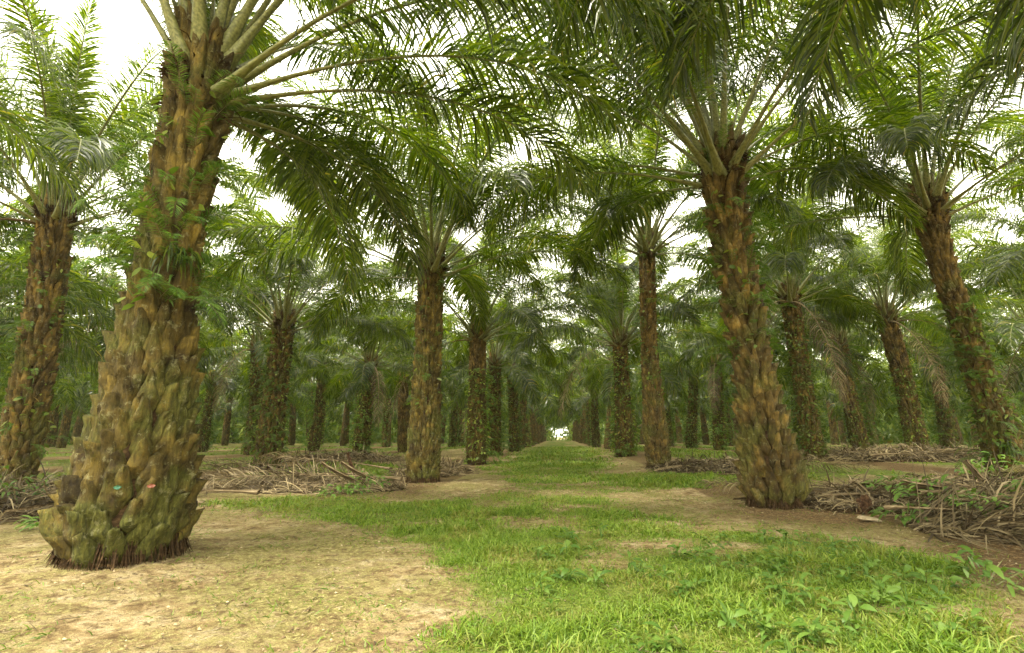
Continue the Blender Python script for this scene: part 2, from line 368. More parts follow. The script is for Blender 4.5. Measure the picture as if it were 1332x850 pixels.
# ------------------------------------------------------------------ trunks of overlapping leaf bases
class Trunk:
    """centre line and radius given as rows (height, x offset, y offset, radius)"""
    def __init__(s, rows): s.r = np.array(rows, float); s.h = s.r[-1, 0]
    def c(s, z): return np.stack([np.interp(z, s.r[:, 0], s.r[:, 1]), np.interp(z, s.r[:, 0], s.r[:, 2]), z], -1)
    def R(s, z): return np.interp(z, s.r[:, 0], s.r[:, 3])
def trunk_mesh(T, seed, w0=.30, w1=.20, l0=.5, l1=.55, out0=.13, out1=.12, dens=1.0, res=6, long_from=.6, tipcut=.8):
    r = np.random.default_rng(seed); mb = MB()
    nz, na = 40, 28
    z = np.linspace(-.15, T.h + .1, nz); a = np.linspace(0, 2 * PI, na, endpoint=False)
    c = T.c(np.clip(z, 0, T.h)); c[:, 2] = z
    Rr = T.R(z)[:, None] * .80 * (1 + .06 * r.normal(size=(nz, na)))
    V = np.stack([c[:, None, 0] + Rr * np.cos(a), c[:, None, 1] + Rr * np.sin(a), np.repeat(z[:, None], na, 1)], -1)
    i = np.arange(nz * na).reshape(nz, na); j = np.roll(i, -1, 1)
    mb.add(V, np.stack([i[:-1], j[:-1], j[1:], i[1:]], -1).reshape(-1, 4), m=1)
    mb.add([[c[-1, 0], c[-1, 1], z[-1]]] + list(V[-1]), t=[[0, 1 + k, 1 + (k + 1) % na] for k in range(na)])
    zz = -.12; ang = r.uniform(0, 6.28)
    nu, nv_ = res + 1, res + 1
    uu = np.linspace(-1, 1, nu); vv = np.linspace(0, 1, nv_)
    while zz < T.h - .02:
        f = zz / T.h; w = w0 + (w1 - w0) * f; l = (l0 + (l1 - l0) * f) * r.uniform(.8, 1.2); o = (out0 + (out1 - out0) * f) * r.uniform(.75, 1.3)
        lf = ss(long_from, 1, f); l *= 1 + .35 * lf
        R = float(T.R(zz)); w *= r.uniform(.9, 1.12)
        tipw = r.uniform(.22, .42); skew = r.uniform(-.07, .07) * l
        U, Vv = np.meshgrid(uu, vv)
        sh = np.interp(Vv, [0, .1, .32, .55, .8, 1], [.55, .8, 1.08, .90, .62, .42]) + (tipw - .32) * Vv
        hwid = w * .475 * sh
        zt = zz + l * Vv - l * .13 * np.abs(U) ** 1.5 * Vv + r.normal(0, .007, U.shape)
        kk = w / .3; pk = r.uniform(.25, .5); flat = r.uniform(2.6, 5.0); ns = r.uniform(0, 50)
        lump = (fbm(U * 1.6 + ns, Vv * 3.2 + ns, seed, 3) - .5) * .06 * kk
        curl = r.uniform(.9, 1.7)
        body = o * (.12 + .88 * Vv ** curl) + .035 * kk * np.exp(-((Vv - pk) / .2) ** 2)
        rad_ = R * .80 + (body + lump) * (1 - .95 * np.abs(U) ** flat) - .07 * kk * (np.abs(U) > .95) + r.normal(0, .004, U.shape)
        rad_ = rad_ + r.uniform(.01, .04) * kk * np.maximum(0, 1 - np.abs(U - r.uniform(-.25, .25)) * 1.8) * Vv ** .5
        th = ang + (U * hwid + skew * Vv) / R
        cc = T.c(np.clip(zt, 0, T.h))
        dr = T.R(np.clip(zt, 0, T.h)) - R
        G = np.stack([cc[..., 0] + (rad_ + dr) * np.cos(th), cc[..., 1] + (rad_ + dr) * np.sin(th), zt], -1)
        # cut tip: the last row folds back to the core
        tipz = l * r.uniform(-.10, .06); th_ = th[-1]; rt = R * .80 + .02 + dr[-1]
        mid = .5
        tip1 = np.stack([cc[-1, :, 0] + (rad_[-1] * (1 - mid) + rt * mid + dr[-1] * .5) * np.cos(th_), cc[-1, :, 1] + (rad_[-1] * (1 - mid) + rt * mid + dr[-1] * .5) * np.sin(th_), zt[-1] + tipz * .5 + r.normal(0, .012, nu)], -1)
        tip2 = np.stack([cc[-1, :, 0] + rt * np.cos(th_), cc[-1, :, 1] + rt * np.sin(th_), zt[-1] + tipz], -1)
        G = np.concatenate([G, tip1[None], tip2[None]], 0)
        ii = np.arange(G.shape[0] * nu).reshape(G.shape[0], nu)
        G[..., 2] = np.maximum(G[..., 2], -.05)
        mb.add(G, np.stack([ii[:-1, :-1], ii[:-1, 1:], ii[1:, 1:], ii[1:, :-1]], -1).reshape(-1, 4))
        ang += rad(137.508) + r.normal(0, .045)
        zz += (w * .30 * l / .5) * w / (2 * PI * R) * 2.6 / dens
    return mb

def strips(r, P, D, ln, w, nseg, grav, m=0, prof=None, roll=None, jit=.05, zmin=None):
    """many tapered ribbons: P start, D direction, ln length, w half width"""
    mb = MB(); M = len(P); D = norm(D); pts = []
    up = np.array([0, 0, 1.]); W = norm(np.cross(D, up) + 1e-6)
    roll = r.normal(0, .6, M) if roll is None else roll
    prof = prof or ([1] + [1.0] * (nseg - 1) + [.1])
    Pk = P.copy()
    for k in range(nseg + 1):
        W = norm(W - D * (W * D).sum(-1, keepdims=True)); B = np.cross(D, W)
        Wr = W * np.cos(roll)[:, None] + B * np.sin(roll)[:, None]
        a = Pk - Wr * (w * prof[k])[:, None]; b = Pk + Wr * (w * prof[k])[:, None]
        pts += [a, b]
        Pk = Pk + D * (ln / nseg)[:, None]
        if zmin is not None:
            g = zmin(Pk[:, 0], Pk[:, 1]); low = Pk[:, 2] < g
            D[low, 2] = np.abs(D[low, 2]) * .1; Pk[low, 2] = g[low]; D = norm(D)
        D = norm(D + np.array([0, 0, -1.]) * (grav / nseg if np.isscalar(grav) else (grav / nseg)[:, None]) + r.normal(0, jit, (M, 3)))
    V = np.stack(pts, 1); nv = 2 * (nseg + 1); b = (np.arange(M) * nv)[:, None, None]
    q = np.array([[2 * k, 2 * k + 1, 2 * k + 3, 2 * k + 2] for k in range(nseg)])[None]
    mb.add(V, (b + q).reshape(-1, 4), m=m); return mb

fern_lib = [frond(900 + k, L, 55 - 12 * k, -35 - 8 * k, 36, 2, lmax=.13, hw=.0062, grav=.3, pet=.12, petw=.55, plum=.3, rside=3, nr=8) for k, L in enumerate((.62, .75, .55, .85))]
def cover_mesh(T, seed, nfern=60, nstrap=80, nleaf=300, zlo=0, zhi=1, strap=.3, fs=1.0):
    r = np.random.default_rng(seed); rr = random.Random(seed); mb = MB()
    zf = lambda n: T.h * (zlo + (zhi - zlo) * r.uniform(0, 1, n))
    # patches: cover gathers on some sides
    for z in zf(nfern):
        a = rr.choice([rr.uniform(0, 2 * PI), rr.gauss(seed % 6, .7)]); R = float(T.R(z)) * .95; c = T.c(np.array(z))
        s = rr.uniform(.6, 1.25) * fs
        mb.merge(fern_lib[rr.randrange(4)], Matrix.LocRotScale(Vector((c[0] + R * math.cos(a), c[1] + R * math.sin(a), z)), Euler((rr.uniform(-.4, .4), rr.uniform(-.3, .5), a + rr.uniform(-.5, .5))), Vector((s, s, s))))
    if nstrap:
        z = zf(nstrap); a = r.uniform(0, 2 * PI, nstrap); R = T.R(z) * 1.0; c = T.c(z)
        P = np.stack([c[:, 0] + R * np.cos(a), c[:, 1] + R * np.sin(a), z], -1)
        D = np.stack([np.cos(a + r.normal(0, .4, nstrap)), np.sin(a + r.normal(0, .4, nstrap)), r.uniform(.0, .9, nstrap)], -1)
        mb.merge(strips(r, P, D, strap * r.uniform(.6, 1.3, nstrap), r.uniform(.008, .016, nstrap), 4, 2.6, prof=[.5, 1, 1, .7, .1]))
    if nleaf:
        z = zf(nleaf); sd = r.integers(0, 5, nleaf) * 1.37 + seed; a = np.where(r.uniform(0, 1, nleaf) < .6, sd + r.normal(0, .5, nleaf), r.uniform(0, 6.28, nleaf))
        R = T.R(z) * 1.08 + r.uniform(0, .1, nleaf); c = T.c(z)
        P = np.stack([c[:, 0] + R * np.cos(a), c[:, 1] + R * np.sin(a), z], -1)
        D = np.stack([np.cos(a + r.normal(0, 1.0, nleaf)), np.sin(a + r.normal(0, 1., nleaf)), r.uniform(-.9, .5, nleaf)], -1)
        mb.merge(strips(r, P, D, r.uniform(.10, .22, nleaf), r.uniform(.024, .052, nleaf), 3, .8, prof=[.2, 1, .9, .05]), moff=2)
    return mb
COVM = [M_FERN, M_RACHIS, M_VINE]
def fibre_mesh(T, seed, n=260):
    r = np.random.default_rng(seed)
    z = T.h + r.uniform(-.75, .25, n); a = r.uniform(0, 2 * PI, n); zc = np.clip(z, 0, T.h); R = T.R(zc) * r.uniform(.35, 1.02, n); c = T.c(zc)
    P = np.stack([c[:, 0] + R * np.cos(a), c[:, 1] + R * np.sin(a), z], -1)
    D = np.stack([np.cos(a), np.sin(a), r.uniform(-.6, 1.6, n)], -1)
    return strips(r, P, D, r.uniform(.12, .42, n), r.uniform(.008, .03, n), 3, 1.4, prof=[1, .9, .6, .1], jit=.2)
def bunch_mesh(seed):
    """spent flower bunch: an egg of spiky brown fingers"""
    r = np.random.default_rng(seed); n = 190
    d = norm(r.normal(size=(n, 3)) * [1, 1, 1.2]); P = d * [.05, .05, .09]
    mb = strips(r, P, d + [0, 0, .25], r.uniform(.07, .13, n), r.uniform(.007, .014, n), 2, .1, prof=[1, .9, .15])
    return mb
def skirt_mesh(T, seed, n=900):
    r = np.random.default_rng(seed); a = r.uniform(0, 2 * PI, n); z = r.uniform(.06, .26, n); R = T.R(z) * .84 + r.uniform(0, .05, n); c = T.c(z)
    P = np.stack([c[:, 0] + R * np.cos(a), c[:, 1] + R * np.sin(a), z], -1)
    D = np.stack([np.cos(a) * .25, np.sin(a) * .25, -np.ones(n)], -1) + r.normal(0, .12, (n, 3))
    return strips(r, P, D, z + r.uniform(-.02, .08, n), r.uniform(.003, .009, n), 2, .0, prof=[1, 1, .5])

def tp(h, r0, r1, r2, dx=0, dy=0, bow=0, flare=1.15, n=9):
    """trunk rows: radius r0 at base, r1 at mid height, r2 under the crown, leaning by dx, dy"""
    rows = []
    for k in range(n):
        u = k / (n - 1); R = np.interp(u, [0, .12, .5, 1], [r0 * .92, r0, r1, r2])
        rows.append((h * u, dx * u + bow * math.sin(PI * u), dy * u, R))
    return Trunk(rows)

# hand placed palms: x, y, trunk, build options, cover, label
def g0(x, y): return float(gz(np.array(x), np.array(y))) - .03
HERO = []
T1 = Trunk([(0, 0, 0, .56), (.35, 0, 0, .64), (.9, .02, 0, .58), (1.6, .05, 0, .45), (2.5, .06, 0, .34), (3.6, .04, 0, .28), (4.6, .05, .05, .29), (5.3, .08, .1, .31), (6.0, .09, .12, .34)])
HERO.append(dict(x=-4.72, y=5.70, T=T1, w0=.34, w1=.21, l0=.42, l1=.60, o0=.175, o1=.13, res=10, seed=11, ferns=(70, 40, 90, .45, .92), mat=M_BARK2, crown=5, dd=1.5,
    label='massive nearest oil palm with huge mossy leaf-base scales, on sandy ground at left', dens=1.0))
HERO.append(dict(x=-3.92, y=15.45, T=tp(6.6, .50, .40, .38, .05, 0), w0=.24, w1=.18, l0=.34, l1=.5, o0=.10, o1=.10, res=6, seed=12, ferns=(36, 40, 110, .3, 1), mat=M_BARK2, crown=23,
    label='straight oil palm with neat diamond scales, second along the left alley edge', dens=1.1))
HERO.append(dict(x=3.95, y=10.70, T=Trunk([(0, .0, 0, .42), (.3, .02, 0, .52), (.9, -.02, 0, .46), (1.8, -.10, 0, .34), (2.9, -.17, 0, .275), (4.2, -.28, 0, .30), (5.4, -.36, 0, .33), (6.2, -.42, 0, .38), (7.0, -.42, 0, .40)]),
    w0=.29, w1=.22, l0=.42, l1=.62, o0=.22, o1=.16, res=8, seed=13, ferns=(90, 40, 160, .38, 1), mat=M_BARK, crown=31,
    label='oil palm with pointed dark scales at its base, on brown earth right of grass', dens=1.0))
HERO.append(dict(x=3.45, y=19.6, T=tp(8.4, .42, .26, .27, .02, 0, -.12), w0=.24, w1=.18, l0=.34, l1=.5, o0=.11, o1=.10, res=6, seed=14, ferns=(50, 30, 160, .3, 1), mat=M_BARK, crown=44,
    label='tall slim oil palm with orange-brown upper trunk, second on the right edge of the alley', dens=1.1))
HERO.append(dict(x=-14.35, y=13.3, T=tp(7.8, .48, .42, .42, -.20, 0, .1), w0=.30, w1=.22, l0=.42, l1=.55, o0=.13, o1=.12, res=6, seed=15, ferns=(120, 60, 260, .1, .9), mat=M_BARK, crown=52,
    label='oil palm at the left edge of the view, ferny trunk half behind the nearest palm', dens=1.0))
HERO.append(dict(x=11.1, y=14.7, T=Trunk([(0, .0, 0, .42), (.4, 0, 0, .42), (1.6, -.10, 0, .33), (2.6, -.26, 0, .27), (3.0, -.32, 0, .33), (4.2, -.42, 0, .27), (5.3, -.66, 0, .25), (6.4, -.74, 0, .28), (7.0, -.80, 0, .37), (7.5, -.80, 0, .41)]),
    w0=.24, w1=.18, l0=.34, l1=.5, o0=.10, o1=.12, res=6, seed=16, ferns=(90, 260, 420, .0, .6), mat=M_BARK, crown=61,
    label='leaning oil palm with knotty trunk and grassy ferns at its foot, at the right edge', dens=1.1))
HERO.append(dict(x=-12.0, y=21.5, T=tp(6.1, .55, .46, .42, .2, 0), w0=.26, w1=.2, l0=.4, l1=.5, o0=.12, o1=.12, res=5, seed=17, ferns=(90, 260, 800, 0, .95), mat=M_BARK, crown=73,
    label='dark oil palm wrapped in ferns behind the long pile of dry fronds at left', dens=1.0))
HERO.append(dict(x=-3.75, y=24.3, T=tp(6.15, .47, .40, .36), w0=.24, w1=.18, l0=.34, l1=.5, o0=.10, o1=.10, res=5, seed=18, ferns=(60, 260, 520, 0, .7), mat=M_BARK, crown=83,
    label='oil palm with a dark leafy foot, third on the left edge of the alley', dens=1.1))
HERO.append(dict(x=3.35, y=28.6, T=tp(6.2, .50, .40, .38), w0=.24, w1=.18, l0=.34, l1=.5, o0=.10, o1=.10, res=5, seed=19, ferns=(80, 300, 1000, 0, .9), mat=M_BARK, crown=93,
    label='oil palm clothed in bright creepers, third on the right edge of the alley', dens=1.1))
HERO.append(dict(x=10.75, y=24.2, T=tp(7.3, .44, .36, .38, -.3, 0), w0=.24, w1=.18, l0=.34, l1=.5, o0=.10, o1=.10, res=5, seed=20, ferns=(80, 260, 1200, 0, .85), mat=M_BARK, crown=103,
    label='oil palm covered with yellow-green creepers just right of the foreground right-hand palm', dens=1.1))
HERO.append(dict(x=17.6, y=28.5, T=tp(7.2, .50, .42, .42, -.6, 0, .1), w0=.24, w1=.2, l0=.34, l1=.5, o0=.10, o1=.12, res=5, seed=21, ferns=(60, 200, 500, 0, .6), mat=M_BARK, crown=113,
    label='leaning oil palm with orange stalks, between creeper palm and right-edge palm', dens=1.1))
# palms beside and behind the viewer whose fronds hang into the view
HERO.append(dict(x=4.3, y=1.2, T=tp(7.2, .50, .43, .42), w0=.28, w1=.2, l0=.4, l1=.5, o0=.12, o1=.12, res=4, seed=22, ferns=(20, 0, 60, .3, 1), mat=M_BARK, crown=121, 
    label='oil palm beside the viewer of which only hanging frond tips show at the top right', dens=1.0))
HERO.append(dict(x=12.3, y=5.6, T=tp(7.3, .50, .43, .42), w0=.28, w1=.2, l0=.4, l1=.5, o0=.12, o1=.12, res=4, seed=23, ferns=(20, 0, 60, .3, 1), mat=M_BARK, crown=131,
    label='oil palm outside the right edge whose long fronds reach in above the frond heap', dens=1.0))
HERO.append(dict(x=-11.9, y=3.6, T=tp(7.4, .50, .43, .42), w0=.28, w1=.2, l0=.4, l1=.5, o0=.12, o1=.12, res=4, seed=24, ferns=(20, 0, 60, .3, 1), mat=M_BARK, crown=143,
    label='oil palm outside the left edge whose fronds hang in the top left corner', dens=1.0))
HERO.append(dict(x=19.4, y=19.6, T=tp(7.0, .50, .43, .42, -.3), w0=.28, w1=.2, l0=.4, l1=.5, o0=.12, o1=.12, res=4, seed=25, ferns=(40, 60, 160, 0, .8), mat=M_BARK, crown=153,
    label='oil palm beyond the right edge of the view behind the leaning knotty palm', dens=1.0))

dead_me = [frond(850 + k, 6.0, 10 - 18 * k, -85, 90, 4, grav=1.6, hw=.011, lmax=.8, bend=.7).mesh('dead_frond', [M_DRY, M_DRYSTALK]) for k in range(2)]
bunch_me = bunch_mesh(3).mesh('flower_bunch', [M_FIBRE])
fern_me = [f.mesh('fern', [M_FERN, M_RACHIS]) for f in fern_lib]
EXTRA = {0: [(150, 2, 0, 0, 0, 1, .4), (186, 2, 1, 0, 0, 1.05, .5), (212, 1, 2, 0, 0, 1, .4), (128, 3, 0, 0, 0, 1, .6), (240, 2, 0, 0, 4, 1, .5), (6, 6, 0, 0, 0, .88, .85), (17, 6, 1, 0, 3, .85, .9), (14, 2, 0, 0, 0, 1.1, .5), (78, 6, 0, 0, 0, 1, .9), (92, 6, 1, 0, 2, 1, .9), (104, 5, 2, 3, 0, 1, .8), (84, 5, 1, 3, 4, .9, .8), (8, 3, 0, 4, 0, 1.08, .5), (-14, 2, 1, -4, 4, 1.1, .4), (-30, 1, 2, 0, 4, 1.1, .3)],
  2: [(168, 4, 0, 0, 0, 1.05, .6), (190, 3, 1, 0, 0, 1.08, .5), (207, 2, 2, 4, 3, 1.1, .4), (248, 2, 1, 0, 2, 1.05, .4)],
  11: [(94, 6, 0, 0, 4, 1.0, .8), (112, 6, 1, 0, 2, 1.0, .8), (80, 5, 2, 0, 0, 1, .7), (98, 3, 0, 0, 0, 1.05, .5), (118, 3, 1, 5, 0, 1.1, .5), (133, 2, 2, 0, 0, 1.1, .4), (147, 3, 0, -5, 0, 1.1, .5), (160, 4, 1, 0, 0, 1.1, .6)]}   # palms with individually set fronds: index -> list (azimuth, class, variant, roll, pitch, scale, u)
SKIP = {}
for hi, H in enumerate(HERO):
    root = link('oil_palm', None, loc=(H['x'], H['y'], g0(H['x'], H['y']))); root.empty_display_size = .3
    tag(root, H['label'], 'palm tree', 'oil palms of the plantation')
    T = H['T']
    link('trunk', trunk_mesh(T, H['seed'], H['w0'], H['w1'], H['l0'], H['l1'], H['o0'], H['o1'], H.get('dd', H['dens']), H['res']).mesh('trunk', [H['mat'], M_FIBRE]), root)
    link('root_skirt', skirt_mesh(T, H['seed']).mesh('root_skirt', [M_FIBRE]), root)
    link('crown_fibre', fibre_mesh(T, H['seed']).mesh('crown_fibre', [M_FIBRE]), root)
    nf, nst, nl, zl, zh = H['ferns']
    cover = cover_mesh(T, H['seed'], max(0, nf - 12), nst, nl, zl, zh)
    link('fern_cover', cover.mesh('fern_cover', COVM), root)['kind'] = 'stuff'
    r = random.Random(H['seed'])
    for k in range(12 if hi < 6 else 0):
        z = T.h * r.uniform(max(zl, .3), zh); a = math.atan2(-H['y'], -H['x']) + r.uniform(-1.5, 1.5); R = float(T.R(z)) * 1.02; c = T.c(np.array(z))
        link('fern', fern_me[r.randrange(4)], root, (c[0] + R * math.cos(a), c[1] + R * math.sin(a), z), (r.uniform(-.3, .3), r.uniform(-.2, .5), a + r.uniform(-.5, .5)), r.uniform(.6, 1.0))
    if hi in (0, 5):
        r2 = np.random.default_rng(5 + hi); n_ = 46; z_ = 3.35 if hi == 0 else .9; a_ = math.atan2(-H['y'], -H['x']) + .25; cc = T.c(np.array(z_)); R_ = float(T.R(z_)) * 1.12
        P_ = np.array([cc[0] + R_ * math.cos(a_), cc[1] + R_ * math.sin(a_), z_]) + r2.normal(0, .06, (n_, 3))
        D_ = np.stack([math.cos(a_) + r2.normal(0, .8, n_), math.sin(a_) + r2.normal(0, .8, n_), r2.uniform(0, 1.0, n_)], -1)
        link('strap_fern', strips(r2, P_, D_, r2.uniform(.25, .5, n_), r2.uniform(.008, .014, n_), 5, 4.5, prof=[.5, 1, 1, .9, .6, .1]).mesh('strap_fern', [M_LEAF]), root)['kind'] = 'stuff'
    for k in range(4 if hi < 12 else 0):
        a = r.uniform(0, 2 * PI); R = float(T.R(T.h)) * 1.0; c = T.c(np.array(T.h))
        link('flower_bunch', bunch_me, root, (c[0] + R * math.cos(a), c[1] + R * math.sin(a), T.h - r.uniform(0, .25)), (r.uniform(-.5, .5), r.uniform(-.5, .5), 0), r.uniform(.8, 1.4))
    for k in range({7: 1, 8: 1, 9: 2, 10: 2, 4: 1, 14: 2}.get(hi, 0)):
        a = r.uniform(2.4, 6.0); link('dead_frond', dead_me[k], root, (T.r[-1, 1] + .35 * math.cos(a), T.r[-1, 2] + .35 * math.sin(a), T.h - .45), (0, 0, a))
    c = T.c(np.array(T.h))
    for fr in crown_layout(H['crown'], 31) + EXTRA.get(hi, []):
        if hi == 0 and 115 < fr[0] < 330 and fr[1] >= 4: continue      # pruned side of the nearest palm
        if hi == 0 and (22 < fr[0] < 70) and fr[1] >= 3: continue
        if hi == 13 and (fr[0] < 75 or fr[0] > 300) and fr[1] >= 3: continue
        loc, rot, s = frond_place(*fr)
        link('frond', near_fr[fr[1]][fr[2]], root, (c[0] + loc[0], c[1] + loc[1], T.h + loc[2]), rot, s)

# ------------------------------------------------------------------ the rest of the plantation
gen_T = [tp(6.3, .50, .42, .40), tp(6.5, .46, .38, .36, .15), tp(6.2, .54, .44, .42, -.1, .1), tp(6.8, .48, .4, .40, .1, -.1, .1)]
gen_trunk = [trunk_mesh(T, 40 + k, .27, .21, .38, .5, .11, .11, 1.0, 4).mesh('trunk', [M_BARK, M_FIBRE]) for k, T in enumerate(gen_T)]
gen_cov = [[cover_mesh(T, 60 + k + 10 * m, 80, 220, 1500 if m else 800, 0, .95, fs=1.25).mesh('fern_cover', COVM) for k, T in enumerate(gen_T)] for m in range(2)]
gen_fib = [fibre_mesh(T, 80 + k, 160).mesh('crown_fibre', [M_FIBRE]) for k, T in enumerate(gen_T)]
mid_crown = [merged_crown(200 + k, 110, 3, .027, 40).mesh('crown', LM) for k in range(4)]
far_crown = [merged_crown(300 + k, 48, 3, .055, 38).mesh('crown', LM) for k in range(4)]
SP = 9.1
ordn = ['first', 'second', 'third', 'fourth', 'fifth', 'sixth', 'seventh', 'eighth', 'ninth', 'tenth', 'eleventh', 'twelfth']
cand = []
for row in range(-18, 19):
    if row == 0: continue
    x = (3.9 + 7.9 * (abs(row) - 1)) * (1 if row > 0 else -1)
    odd = (abs(row) - 1) % 2
    y0 = (5.9 + 3.6 * odd) if row < 0 else (1.3 + 4.5 * odd)
    if row < 0: y0 = [6.0, 3.5][odd]
    ymax = 205 if abs(row) == 1 else 120
    k = 0
    while y0 + k * SP < ymax:
        y = y0 + k * SP; k += 1
        cand.append((row, k, x, y))
hx = [(H['x'], H['y']) for H in HERO]
PS = rad(5.03)
rest = []; nind = 0
cand.sort(key=lambda c: math.hypot(c[2], c[3]))
rr = random.Random(5)
rowcount = {}; FARC = []
for row, k, x, y in cand:
    x += rr.uniform(-.35, .35); y += rr.uniform(-.4, .4)
    if any(math.hypot(x - a, y - b) < 4.2 for a, b in hx): continue
    # view wedge with room for a step aside and for overhanging fronds
    xc = x * math.cos(PS) + y * math.sin(PS); yc = -x * math.sin(PS) + y * math.cos(PS)
    if yc < 4 or abs(xc) > yc * 1.02 + 9: continue
    d = math.hypot(x, y)
    if (d > 75 and abs(row) > 1 and nind > 180) or nind > 290 or abs(row) > 12:
        if abs(row) > 1 or nind > 290: FARC.append((row, k, x, y)); continue
    nind += 1
    v = rr.randrange(4); rot = rr.uniform(0, 2 * PI); s = rr.uniform(.84, 1.13)
    side = 'right' if row > 0 else 'left'
    root = link('oil_palm', None, loc=(x, y, g0(x, y)), rot=(rr.gauss(0, .045), rr.gauss(0, .045), rot), sc=s); root.empty_display_size = .3
    rowcount[row] = rowcount.get(row, 0) + 1
    n = k
    if abs(row) == 1 and n <= 12: lab = f'{ordn[n-1]} oil palm back along the {side} edge of the grassy alley'
    elif abs(row) == 1: lab = f'tiny distant oil palm far down the {side} edge of the alley'
    elif n <= 12: lab = f'oil palm in the {ordn[abs(row)-1]} row to the {side} of the alley, {ordn[n-1]} from the front'
    else: lab = f'faint distant oil palm at the far end of the {ordn[abs(row)-1]} row on the {side}'
    tag(root, lab, 'palm tree', 'oil palms of the plantation')
    link('trunk', gen_trunk[v], root)
    if d < 70 and rr.random() < .93: link('fern_cover', gen_cov[rr.randrange(2)][v], root)
    T = gen_T[v]; c = T.c(np.array(T.h))
    cr = (mid_crown if d < 48 else far_crown)[rr.randrange(4)]
    if d < 40: link('crown_fibre', gen_fib[v], root)
    if d < 48 and rr.random() < .5: a = rr.uniform(0, 6.28); link('dead_frond', dead_me[rr.randrange(2)], root, (c[0] + .35 * math.cos(a), c[1] + .35 * math.sin(a), T.h - .45), (0, 0, a))
    link('crown', cr, root, (c[0], c[1], T.h), (rr.uniform(-.06, .06), rr.uniform(-.06, .06), rr.uniform(0, 6.28)), rr.uniform(.92, 1.05))
print('PALMS', nind)

# distant palms beyond the counted ones: rows on both sides and behind, one mass
lowc = [merged_crown(400 + k, 22, 2, .12, 24, 1.2) for k in range(3)]
dm = MB(); r = np.random.default_rng(404); cnt = 0
def post(mb, x, y, z, h, R, m):
    a = np.linspace(0, 2 * PI, 7)[:-1]; zz = np.array([-.1, h * .5, h]); rr_ = np.array([R * 1.2, R, R])
    V = np.stack([x + rr_[:, None] * np.cos(a), y + rr_[:, None] * np.sin(a), z + np.repeat(zz[:, None], 6, 1)], -1); i = np.arange(18).reshape(3, 6); j = np.roll(i, -1, 1)
    mb.add(V, np.stack([i[:-1], j[:-1], j[1:], i[1:]], -1).reshape(-1, 4), m=m)
for row, k, x, y in FARC:
    z = g0(x, y); h = r.uniform(5.6, 6.8); post(dm, x, y, z, h, .45, 2)
    s = r.uniform(.9, 1.1); dm.merge(lowc[r.integers(0, 3)], Matrix.LocRotScale(Vector((x, y, z + h)), Euler((0, 0, r.uniform(0, 6.28))), Vector((s, s, s)))); cnt += 1
n = 120000   # creepers and saplings filling the gaps at the far edge of the plantation
a = r.uniform(-1.25, 1.25, n); R = r.uniform(100, 165, n); x = R * np.sin(a - PS); y = R * np.cos(a - PS)
k = (np.abs(x) > 9) | ((np.abs(x) > 1.3) & (y > 140)) | (y > 158); x, y = x[k], y[k]; n = len(x); z = .1 + 7.5 * r.uniform(0, 1, n) ** 1.3
dm.merge(strips(r, np.stack([x, y, z], -1), norm(r.normal(size=(n, 3))), r.uniform(.8, 1.8, n), r.uniform(.12, .32, n), 2, .8, prof=[.3, 1, .1]), moff=3)
tag(link('distant_palms', dm.mesh('distant_palms', [M_LEAF, M_RACHIS, M_BARK, M_VINE])), 'far-off mass of oil palms and undergrowth closing the view between the rows', 'palm wood', kind='stuff')
print('FAR', cnt)

# ------------------------------------------------------------------ grass and weeds
def in_trunk(x, y):
    m = np.zeros(len(x), bool)
    for a, b in hx: m |= np.hypot(x - a, y - b) < .5
    return m
r = np.random.default_rng(77)
gm = MB()
def zone(n, x0, x1, y0, y1, lnr, wr, nseg, thr=.25):
    x = r.uniform(x0, x1, n); y = r.uniform(y0, y1, n)
    m = grass_mask(x, y); tuft = fbm(x * 4.5, y * 4.5, 55, 3) * .6 + fbm(x * 1.3, y * 1.3, 56, 3) * .4; tuft = (tuft - .5) * 1.7 + .5
    keep = (r.uniform(0, 1, n) < m * np.clip(.25 + 1.5 * (tuft - .3), .12, 1)) & ~in_trunk(x, y)
    x, y, m, tuft = x[keep], y[keep], m[keep], tuft[keep]; n = len(x)
    hgt = (.55 + .9 * ss(.35, .7, fbm(x * .8, y * .8, 57))) * (.6 + .4 * m)
    hgt = hgt * (1 + .55 * ss(1.2, 3.0, x) * ss(8, 5, y))
    a = r.uniform(0, 2 * PI, n); el = r.uniform(.25, 1.3, n)
    D = np.stack([np.cos(a) * np.cos(el), np.sin(a) * np.cos(el), np.sin(el)], -1)
    P = np.stack([x, y, gz(x, y) - .005], -1)
    ln = r.uniform(*lnr, n) * hgt
    gm.merge(strips(r, P, D, ln, r.uniform(*wr, n) * (.7 + .5 * hgt), nseg, r.uniform(.4, 2.2, n), prof=[.8, 1, .75, .05] if nseg == 3 else [.9, 1, .05], roll=r.normal(0, .5, n)))
zone(460000, -3.2, 4.2, 2.6, 8, (.035, .115), (.0018, .0046), 3)
zone(300000, -8, 5, 7.5, 14, (.07, .17), (.004, .008), 2)
zone(170000, -8, 7, 13, 24, (.09, .18), (.007, .013), 2)
zone(150000, -14, 14, 22, 60, (.10, .22), (.014, .03), 2)
zone(60000, -40, 45, 12, 60, (.10, .22), (.015, .03), 2)
tag(link('grass', gm.mesh('grass', [M_GRASS], False)), 'short green and yellowing grass in patches over the earth and down the alley', 'grass', kind='stuff')
